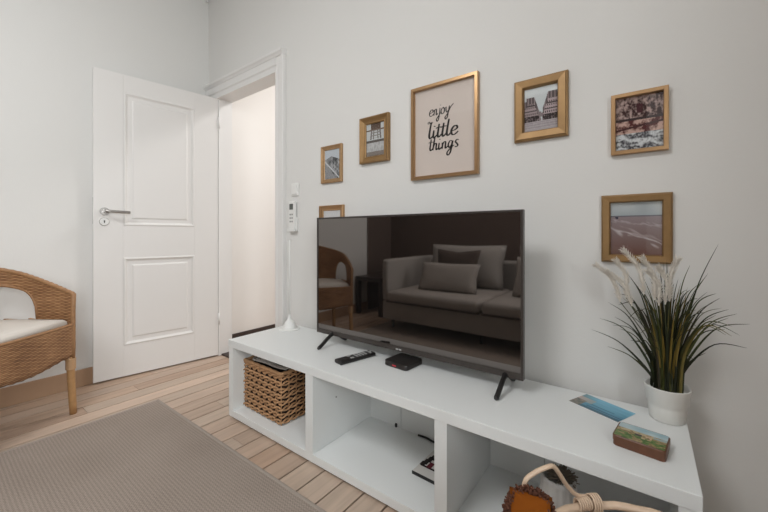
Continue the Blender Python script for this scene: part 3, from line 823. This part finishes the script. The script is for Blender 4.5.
letter('things', lx(-0.818), lx(-0.672), lz(1.352), 0.032, 0.0072)

# ------------------------------------------------------------------ potted grass, leaflet, tin
pp = thing('potted_grass', 'artificial grass plant with white plumes in a white pot on the bench', 'potted plant', (0.050, 1.350, BZ))
bm = bmesh.new(); lathe(bm, [(0, 0.0), (0.043, 0.0), (0.047, 0.003), (0.051, 0.040), (0.0525, 0.050), (0.0565, 0.055), (0.0600, 0.096), (0.0610, 0.099), (0.0590, 0.1005), (0.056, 0.098), (0.054, 0.086), (0, 0.084)], n=56)
pt_ = fin('pot', bm, CERAM, pp, True, 50); pt_.scale = (0.92, 0.92, 1.0)
bm = bmesh.new(); lathe(bm, [(0, 0.086), (0.030, 0.085), (0.0545, 0.082)], n=32); so_ = fin('soil', bm, SOIL, pp, True); so_.scale = (0.92, 0.92, 1.0)
bm = bmesh.new(); cl = bm.loops.layers.float_color.new('Col')
def blade(base, pts, w0, col):
    P = catmull([base]+pts, 6); N = len(P); L = []; R_ = []; Cc = []
    for i, p in enumerate(P):
        a, b_ = P[max(i-1, 0)], P[min(i+1, N-1)]; t = (b_-a).normalized()
        s = t.cross(Vector((0.3, -1, 0.25))); s.normalize()
        s = (s + Vector((0, 0.35, 0))).normalized()
        f = i/(N-1); w = w0*(0.55+0.45*math.sin(PI*min(1, f*1.3+.15)))*(1-f**3*0.93)
        L.append(bm.verts.new(p+s*w/2)); R_.append(bm.verts.new(p-s*w/2)); Cc.append(bm.verts.new(p+t.cross(s)*w*0.22))
    for i in range(N-1):
        for A, B in ((L, Cc), (Cc, R_)):
            f = bm.faces.new((A[i], A[i+1], B[i+1], B[i])); f.smooth = True
            for lp in f.loops: lp[cl] = (*col, 1)
greens = [(0.030, 0.040, 0.015), (0.045, 0.055, 0.020), (0.022, 0.026, 0.013), (0.06, 0.062, 0.02), (0.075, 0.085, 0.025), (0.035, 0.030, 0.018), (0.026, 0.032, 0.014)]
yell = [(0.20, 0.14, 0.03), (0.15, 0.12, 0.03), (0.11, 0.10, 0.028)]
# the long blades that shape the outline (dx, dz of tip; bulge height)
tips = [(0.113, 0.525, .36), (0.175, 0.310, .275), (-0.195, 0.240, .20), (0.092, 0.440, .33), (0.150, 0.335, .28), (0.118, 0.372, .30), (-0.150, 0.330, .27), (-0.175, 0.275, .24),
        (0.135, 0.320, .26), (0.088, 0.212, .17), (-0.150, 0.190, .165), (0.05, 0.465, .36), (-0.02, 0.47, .36), (-0.125, 0.40, .31), (-0.1, 0.43, .33), (0.07, 0.41, .34), (0.165, 0.25, .24), (-0.12, 0.25, .22)]
for i, (dx, dz, bh_) in enumerate(tips):
    dy = rnd.uniform(-.03, .02)
    b0 = Vector((dx*0.10+rnd.uniform(-.01, .01), rnd.uniform(-.025, .02), 0.082))
    blade(b0, [(dx*0.28, dy*.3, 0.082+(bh_-.082)*0.55), (dx*0.62, dy*.7, 0.082+(bh_-.082)*1.02+ (dz-bh_)*.25), (dx, dy, dz)], 0.0085, greens[i % len(greens)])
for i in range(170):
    a = rnd.uniform(0, 2*PI); sp_ = abs(rnd.gauss(0, 0.5)); sp_ = min(sp_, 1.05)
    L = rnd.uniform(0.16, 0.37)*(1.05-0.25*sp_)
    ox, oy = math.cos(a)*sp_, math.sin(a)*sp_*0.42
    if oy > 0.2: oy = 0.2
    b0 = Vector((ox*0.04, oy*0.06+rnd.uniform(-.015, .012), 0.082))
    droop = rnd.uniform(0.05, 0.42)*sp_
    col = rnd.choice(greens) if rnd.random() < 0.90 else rnd.choice(yell)
    blade(b0, [(ox*L*0.20, oy*L*0.2, 0.082+L*0.45), (ox*L*0.42, oy*L*0.4, 0.082+L*0.80), (ox*L*0.68, oy*L*.6, 0.082+L*(1.02-droop))], rnd.uniform(0.0055, 0.0095), col)
for (dx, dz) in ((0.045, 0.40), (0.02, 0.33), (-0.055, 0.36), (0.055, 0.33), (-0.02, 0.44)):
    blade(Vector((dx*.2, -.01, .082)), [(dx*.4, -.015, .20), (dx*.7, -.018, .30), (dx, -.02, dz)], 0.0075, yell[0])
fin('foliage', bm, LEAF, pp, True)
# plumes
plumes = [((-0.115, 0.370), (-0.178, 0.452)), ((-0.10, 0.385), (-0.125, 0.468)), ((-0.055, 0.40), (-0.105, 0.502)), ((-0.030, 0.385), (-0.058, 0.478)), ((-0.005, 0.375), (-0.020, 0.452)), ((0.005, 0.385), (0.022, 0.478)), ((-0.085, 0.36), (-0.150, 0.435)), ((-0.02, 0.37), (-0.045, 0.44))]
for (bx_, bz_), (tx_, tz_) in plumes:
    b0 = Vector((bx_+0.0, -0.02, bz_-0.03)); t0 = Vector((tx_, -0.03, tz_)); mid = (b0+t0)/2+Vector((0.012 if tx_ < bx_ else -.006, 0, 0.012))
    bm = bmesh.new(); P = catmull([b0, mid, t0], 10)
    N = len(P)
    sweep(bm, P, [0.0012+0.0030*math.sin(PI*min(1, (i+1)/(N)))**0.8*(1-0.35*i/N) for i in range(N)], 6)
    for k in range(520):
        i = rnd.randrange(1, N-1); p = P[i]; t = (P[i+1]-P[i-1]).normalized()
        d = Vector((rnd.gauss(0, 1), rnd.gauss(0, 1), rnd.gauss(0, 1))); d = (d-t*d.dot(t)).normalized()
        sweep(bm, [p, p+(d*0.62+t).normalized()*rnd.uniform(0.010, 0.021)], [0.0008, 0.0004], 3, caps=False)
    pl = fin('plume', bm, PLUME, pp, True)
    bm = bmesh.new(); sweep(bm, catmull([(bx_*0.05, -0.005, 0.085), (bx_*0.35, -0.012, 0.22), tuple(b0)], 6), 0.0013, 5); fin('stalk', bm, STALK, pl, True)

lf = thing('leaflet', 'blue sea-picture leaflet lying on the bench left of the plant', 'leaflet', (-0.1155, 1.3135, BZ+.0002), math.radians(-24.4))
bx('paper', (-0.0765, 0.0765, -0.050, 0.050, 0, 0.0012), WPLAS, lf)
def leafc(u, v):
    if u < 0.22 and v < 0.5: return mixc((0.10, 0.12, 0.10), (0.28, 0.24, 0.20), 0.5+nz(u, v, 14))
    if u < 0.34 and 0.40 < v < 0.72: return mixc((0.52, 0.42, 0.38), (0.30, 0.38, 0.40), u*3)
    c = mixc((0.05, 0.22, 0.34), (0.20, 0.50, 0.66), v+0.25*nz(u, v*3, 4))
    if 0.20 < v < 0.26 and u > .3: c = (0.03, 0.10, 0.17)
    if 0.38 < v < 0.43 and 0.3 < u < .8: c = (0.04, 0.18, 0.28)
    if v < 0.14: c = (0.05, 0.14, 0.20)
    if u < 0.3 and v > .72: c = mixc((0.16, 0.30, 0.34), c, u*3)
    return c
picture('printed_face', 0.153, 0.100, leafc, 60, 40, lf, TPAINT, True, 0.0014)
tn = thing('tin_box', 'small brown tin with village landscape lid near the right end of bench', 'tin', (-0.0105, 1.137, BZ), math.radians(-8)); tn.scale = (1.05, 1.03, 1.05)
bm = bmesh.new()
def rrect(hx, hy, r, z, n=6):
    out = []
    for cx, cy, a0 in ((hx-r, hy-r, 0), (-hx+r, hy-r, PI/2), (-hx+r, -hy+r, PI), (hx-r, -hy+r, 1.5*PI)):
        for k in range(n+1): out.append((cx+r*math.cos(a0+PI/2*k/n), cy+r*math.sin(a0+PI/2*k/n), z))
    return out
def shell(name, specs, m, parent):
    bm = bmesh.new(); R_ = [[bm.verts.new(p) for p in rrect(*s)] for s in specs]
    for A, B in zip(R_, R_[1:]):
        for k in range(len(A)): bm.faces.new((A[k], A[(k+1) % len(A)], B[(k+1) % len(A)], B[k]))
    bm.faces.new(R_[0][::-1]); bm.faces.new(R_[-1]); return fin(name, bm, m, parent, True, 40)
shell('tin_body', [(0.0515, 0.0425, 0.009, 0), (0.0525, 0.0435, 0.01, 0.001), (0.0525, 0.0435, 0.01, 0.014)], TINB, tn)
lid = shell('tin_lid', [(0.0535, 0.0445, 0.010, 0.0125), (0.0535, 0.0445, 0.010, 0.0245), (0.0520, 0.0430, 0.009, 0.0262)], TINB, tn)
def tinc(u, v):
    if v > 0.66: return mixc((0.30, 0.46, 0.52), (0.50, 0.60, 0.62), 0.5+nz(u, v, 4))
    if 0.50 < v <= 0.66 and nz(u, v, 12) > -0.1: return (0.50, 0.42, 0.26) if u < 0.75 else (0.32, 0.42, 0.42)
    if (u-0.45)**2+(v-0.46)**2*1.2 < 0.006: return (0.05, 0.03, 0.045)
    if 0.52 < u < 0.72 and 0.30 < v < 0.6 and nz(u, v, 22) > -.15: return (0.60, 0.42, 0.28)
    if v < 0.42 and nz(u, v, 7) > -0.12: return mixc((0.05, 0.12, 0.025), (0.18, 0.25, 0.08), 0.5+nz(u, v, 15))
    return mixc((0.42, 0.32, 0.18), (0.20, 0.14, 0.06), 0.5+nz(u, v, 16))
picture('lid_picture', 0.100, 0.082, tinc, 50, 41, lid, TPAINT, True, 0.0265)

# ------------------------------------------------------------------ wicker armchair
CA = math.atan2(0.565, 0.825)
chair = thing('armchair', 'brown woven rattan armchair with white seat cushion near the left wall', 'armchair', (-2.324, 0.300, 0), CA)
HW = 0.262
def outline(s):    # s -1..1 : front left arm -> round back -> front right arm ; local x forward, y left
    a = abs(s); sg = 1 if s > 0 else -1
    if a > 0.52:
        f = (1-a)/0.48; return Vector((-0.27*f, -sg*(HW+0.004*math.sin(PI*f)), 0))
    th = a/0.52*PI/2; return Vector((-0.27-0.235*math.cos(th), -sg*HW*math.sin(th), 0))
def rimz(s):
    a = abs(s); t = 1-a
    f = min(1, t/0.95); return 0.638+0.195*(f*(1-0.05*f*f)/0.95)
NS, NV = 160, 28
ZB = 0.285
bm = bmesh.new(); uvl = bm.loops.layers.uv.new('UVMap')
arc = [0]
for i in range(NS): arc.append(arc[-1]+(outline(-1+2*(i+1)/NS)-outline(-1+2*i/NS)).length)
def shellp(i, j):
    s = -1+2*i/NS; p = outline(s); zt = rimz(s)
    z = ZB+(zt-ZB)*j/NV
    fl = 1+0.10*max(0, (z-0.45))/0.4*(1 if abs(s) < 0.6 else (1-abs(s))/0.4)
    q = Vector((-0.2+(p.x+0.2)*fl, p.y*(1+0.05*(z-0.45)), z))
    return q
def hole(i, j):      # arch opening in each arm above the seat
    s = -1+2*(i+.5)/NS; a = abs(s); z = ZB+(rimz(s)-ZB)*(j+.5)/NV
    c = 0.455; hw = 0.19
    d = abs(a-c)/hw
    if d >= 1 or z < 0.50: return False
    top = rimz(s)-0.078
    return z < 0.50+(top-0.50)*math.sqrt(max(0, 1-d**3.6))+0.0
V = {}
for i in range(NS+1):
    for j in range(NV+1): V[(i, j)] = bm.verts.new(shellp(i, j))
for i in range(NS):
    for j in range(NV):
        if hole(i, j): continue
        f = bm.faces.new((V[(i, j)], V[(i+1, j)], V[(i+1, j+1)], V[(i, j+1)])); f.smooth = True
        for lp, (a, b_) in zip(f.loops, ((i, j), (i+1, j), (i+1, j+1), (i, j+1))): lp[uvl].uv = (arc[a], shellp(a, b_).z)
loose = [v for v in bm.verts if not v.link_faces]
bmesh.ops.delete(bm, geom=loose, context='VERTS')
o = fin('woven_shell', bm, RATTAN, chair, True)
sm = o.modifiers.new('s', 'SOLIDIFY'); sm.thickness = 0.012; sm.offset = 0
# rim, front posts
bm = bmesh.new()
pts = [shellp(0, 0)+(shellp(0, NV)-shellp(0, 0))*t for t in (0, .25, .5, .75)] + [shellp(i, NV)+Vector((0, 0, .002)) for i in range(NS+1)] + [shellp(NS, 0)+(shellp(NS, NV)-shellp(NS, 0))*t for t in (.75, .5, .25, 0)]
sweep(bm, pts, [0.0115+0.0012*math.sin(k*1.7) for k in range(len(pts))], 10)
fin('braided_rim', bm, RIM, chair, True)
# opening edges
for sg in (-1, 1):
    bm = bmesh.new(); P = []
    for k in range(25):
        t = -1+2*k/24; a = 0.455+0.19*t; s = sg*a; i = (s+1)/2*NS
        p = shellp(i, NV); zt = p.z-0.078; z = 0.50+(zt-0.50)*math.sqrt(max(0, 1-abs(t)**3.6))
        q = shellp(i, NV*(z-ZB)/(rimz(s)-ZB)); P.append(q)
    sweep(bm, P, 0.0085, 8)
    fin('arm_opening_edge', bm, RIM, chair, True)
# front apron, slightly scalloped below
bm = bmesh.new(); uvl = bm.loops.layers.uv.new('UVMap'); NA = 40
A = []
for i in range(NA+1):
    y = -HW+2*HW*i/NA; t = abs(y/HW); bow = 0.018*(1-t*t)
    zb = 0.300 - 0.012*math.cos(t*PI*1.0) + 0.002*math.sin(i*1.9)
    A.append([bm.verts.new((bow, y, zb+(0.478-zb)*k/8)) for k in range(9)])
for i in range(NA):
    for k in range(8):
        f = bm.faces.new((A[i][k], A[i+1][k], A[i+1][k+1], A[i][k+1])); f.smooth = True
        for lp, (a, b_) in zip(f.loops, ((i, k), (i+1, k), (i+1, k+1), (i, k+1))): lp[uvl].uv = (a/NA*2*HW+0.013, A[a][b_].co.z)
o = fin('seat_apron', bm, RATTAN, chair, True); sm = o.modifiers.new('s', 'SOLIDIFY'); sm.thickness = 0.012; sm.offset = 0
bm = bmesh.new(); sweep(bm, [(0.018*(1-(k/10-1)**2), -HW+2*HW*k/20, 0.478) for k in range(21)], 0.008, 8); fin('front_rail', bm, RIM, chair, True)
# seat deck
bm = bmesh.new(); uvl = bm.loops.layers.uv.new('UVMap')
ring = [bm.verts.new((shellp(i, 0).x*0.99, shellp(i, 0).y*0.98, 0.450)) for i in range(0, NS+1, 4)]
f = bm.faces.new(ring)
for lp in f.loops: lp[uvl].uv = (lp.vert.co.x, lp.vert.co.y)
o = fin('seat', bm, RATTAN, chair); sm = o.modifiers.new('s', 'SOLIDIFY'); sm.thickness = 0.02
# legs
for (lx_, ly_) in ((-0.006, HW-.012), (-0.006, -HW+.012), (-0.40, 0.17), (-0.40, -0.17)):
    bm = bmesh.new(); fr_ = lx_ > -.1
    sx_ = 0.012 if fr_ else -0.03
    sweep(bm, [(lx_+(-.022 if fr_ else 0), ly_, 0.40), (lx_+sx_*.4, ly_, 0.25), (lx_+sx_*.8, ly_+(.006 if ly_ > 0 else -.006), 0.06), (lx_+sx_, ly_+(.008 if ly_ > 0 else -.008), 0.0098 if (fr_ and ly_ < 0) else 0.001)], [0.0165, 0.0175, 0.0165, 0.0155], 16)
    lg_ = fin('leg', bm, POLE, chair, True)
    bm = bmesh.new()
    for k in range(9): 
        zz = 0.245+k*0.0065
        sweep(bm, [(lx_+sx_*.42+0.0195*math.cos(2*PI*j/14), ly_+0.0195*math.sin(2*PI*j/14), zz) for j in range(14)], 0.0034, 6, closed=True)
    fin('cane_wrap', bm, WRAP, lg_, True)
# cushion: D-shaped pad
bm = bmesh.new()
def pad(rs, z): return [bm.verts.new((-0.215+(shellp(i, 0).x+0.215)*rs, shellp(i, 0).y*rs*0.97, z)) for i in range(0, NS+1, 3)]
R_ = [pad(0.90, 0.462), pad(0.945, 0.470), pad(0.955, 0.484), pad(0.945, 0.500), pad(0.90, 0.511), pad(0.72, 0.517), pad(0.35, 0.519)]
for A, B in zip(R_, R_[1:]):
    n = len(A)
    for k in range(n): bm.faces.new((A[k], A[(k+1) % n], B[(k+1) % n], B[k]))
bm.faces.new(R_[0][::-1]); bm.faces.new(R_[-1])
o = fin('seat_cushion', bm, CUSH, None, True); o.location = (-2.324, 0.300, 0.0); o.rotation_euler = (0, 0, CA)
tag(o, 'off-white padded seat cushion lying on the rattan armchair', 'cushion')

# ------------------------------------------------------------------ sofa seen in the screen
SX0, SX1, SY0, SY1 = -2.175, -0.13, -0.36, -1.36
sofa = thing('sofa', 'grey fabric sofa along the dark wall, mirrored in the television screen', 'sofa', (SX0, SY0, 0))
sw_ = SX1-SX0; sd = SY0-SY1
bx('base', (0, sw_, -sd, -0.02, 0.10, 0.285), SOFA, sofa, bev=0.015)
mods = [(0.075, 1.055), (1.058, sw_)]
for (x0, x1) in mods:
    bm = bmesh.new(); box(bm, x0+.003, x1-.003, -sd+.13, 0.03, 0.290, 0.395, 0.04, 4)
    st = fin('seat_cushion', bm, SOFA, sofa, True)
    bm = bmesh.new(); sweep(bm, [(x0+.03, 0.0, 0.290), (x0+.01, 0.022, 0.292), (x1-.01, 0.022, 0.292), (x1-.03, 0.0, 0.290)], 0.008, 6); fin('piping', bm, PIPE, st, True)
bx('back_frame', (0.0, sw_, -sd, -sd+.10, 0.285, 0.68), SOFA2, sofa, bev=0.03)
bm = bmesh.new(); box(bm, 0.0, 0.075, -sd, -0.01, 0.285, 0.708, 0.028, 4)
fin('arm_rest', bm, SOFA2, sofa, True)
for lx_ in (0.08, sw_/2, sw_-.08):
    for ly_ in (-0.10, -sd+.08):
        bm = bmesh.new(); sweep(bm, [(lx_, ly_, 0.10), (lx_, ly_, 0.009)], [0.014, 0.012], 10); fin('leg', bm, BLACK, sofa, True)
def sofa_pillow(name, label, cx, cy, cz, w, h, t, m, lean=18, yaw=0, grp=None, corner=1.0):
    bm = bmesh.new()
    cushion(bm, 0, 0, 0, w, h, t, corner=corner)
    o = fin(name, bm, m, None, True); o.location = (cx, cy, cz)
    o.rotation_euler = (math.radians(90+lean), 0, math.radians(yaw))
    return tag(o, label, 'cushion', grp)
sofa_pillow('back_cushion', 'large light grey back cushion on the sofa, behind the dark brown cushion', -1.58, -1.10, 0.625, 0.86, 0.46, 0.19, SOFA2, 14)
sofa_pillow('back_cushion', 'large grey back cushion at the screen right edge', -0.60, -1.10, 0.625, 0.84, 0.46, 0.19, SOFA, 14)
sofa_pillow('throw_cushion', 'dark brown square cushion on the sofa behind the lumbar cushion', -1.595, -0.90, 0.600, 0.49, 0.42, 0.11, DPIL, 16, corner=2.4)
sofa_pillow('lumbar_cushion', 'light grey oblong lumbar cushion in front on the sofa', -1.59, -0.70, 0.535, 0.62, 0.30, 0.12, SOFA, 24, -3)
sofa_pillow('throw_cushion', 'light brown cushion leaning on the sofa at the screen right edge', -0.76, -0.80, 0.575, 0.44, 0.38, 0.12, SOFA, 18, 8)

# side table between chair and sofa
st = thing('side_table', 'dark square side table between the armchair and the sofa', 'side table', (-2.655, -1.015, 0))
bx('table_top', (-0.200, 0.200, -0.275, 0.275, 0.40, 0.452), TABLE, st, bev=0.002)
for a in (-1, 1):
    for b_ in (-1, 1): bx('leg', (a*.174-.025, a*.174+.025, b_*.249-.025, b_*.249+.025, 0, 0.40), TABLE, st)

# ------------------------------------------------------------------ light
def area(name, loc, rot, sx, sy, power, col):
    l = bpy.data.lights.new(name, 'AREA'); l.shape = 'RECTANGLE'; l.size = sx; l.size_y = sy; l.energy = power; l.color = col
    o = bpy.data.objects.new(name, l); COL.objects.link(o); o.location = loc; o.rotation_euler = rot; return o
area('window_daylight', (XR+WD-.02, (WY0+WY1)/2, (WZ0+WZ1)/2), (0, math.radians(90), 0), WZ1-WZ0-.1, WY1-WY0-.1, 74, (0.955, 0.99, 1.0))
area('hall_light', (-1.7, 2.7, 2.85), (0, 0, 0), 0.6, 0.6, 37, (1.0, 0.98, 0.97))
area('room_fill', (-1.10, -0.90, 2.90), (0, 0, 0), 1.0, 0.9, 44, (0.98, 0.99, 1.0))  # added fill under the ceiling to brighten the TV wall, no real fitting
w = bpy.data.worlds.new('world'); SC.world = w; w.use_nodes = True
bg = w.node_tree.nodes['Background']; bg.inputs[0].default_value = (0.85, 0.92, 1.0, 1); bg.inputs[1].default_value = 1.0

# ------------------------------------------------------------------ camera
cam = bpy.data.cameras.new('camera'); co = bpy.data.objects.new('camera', cam); COL.objects.link(co)
cam.sensor_fit = 'HORIZONTAL'; cam.sensor_width = 36; cam.lens = 36*351.6/768
cam.shift_y = -(256-234.5)/768
cam.clip_start = 0.02
co.location = (0, 0, 0.9614); co.rotation_euler = (math.radians(90), 0, math.radians(36.71))
SC.camera = co
SC.view_settings.view_transform = 'Standard'; SC.view_settings.look = 'None'
SC.view_settings.exposure = -0.09; SC.view_settings.gamma = 1.0
SC.view_settings.use_curve_mapping = False
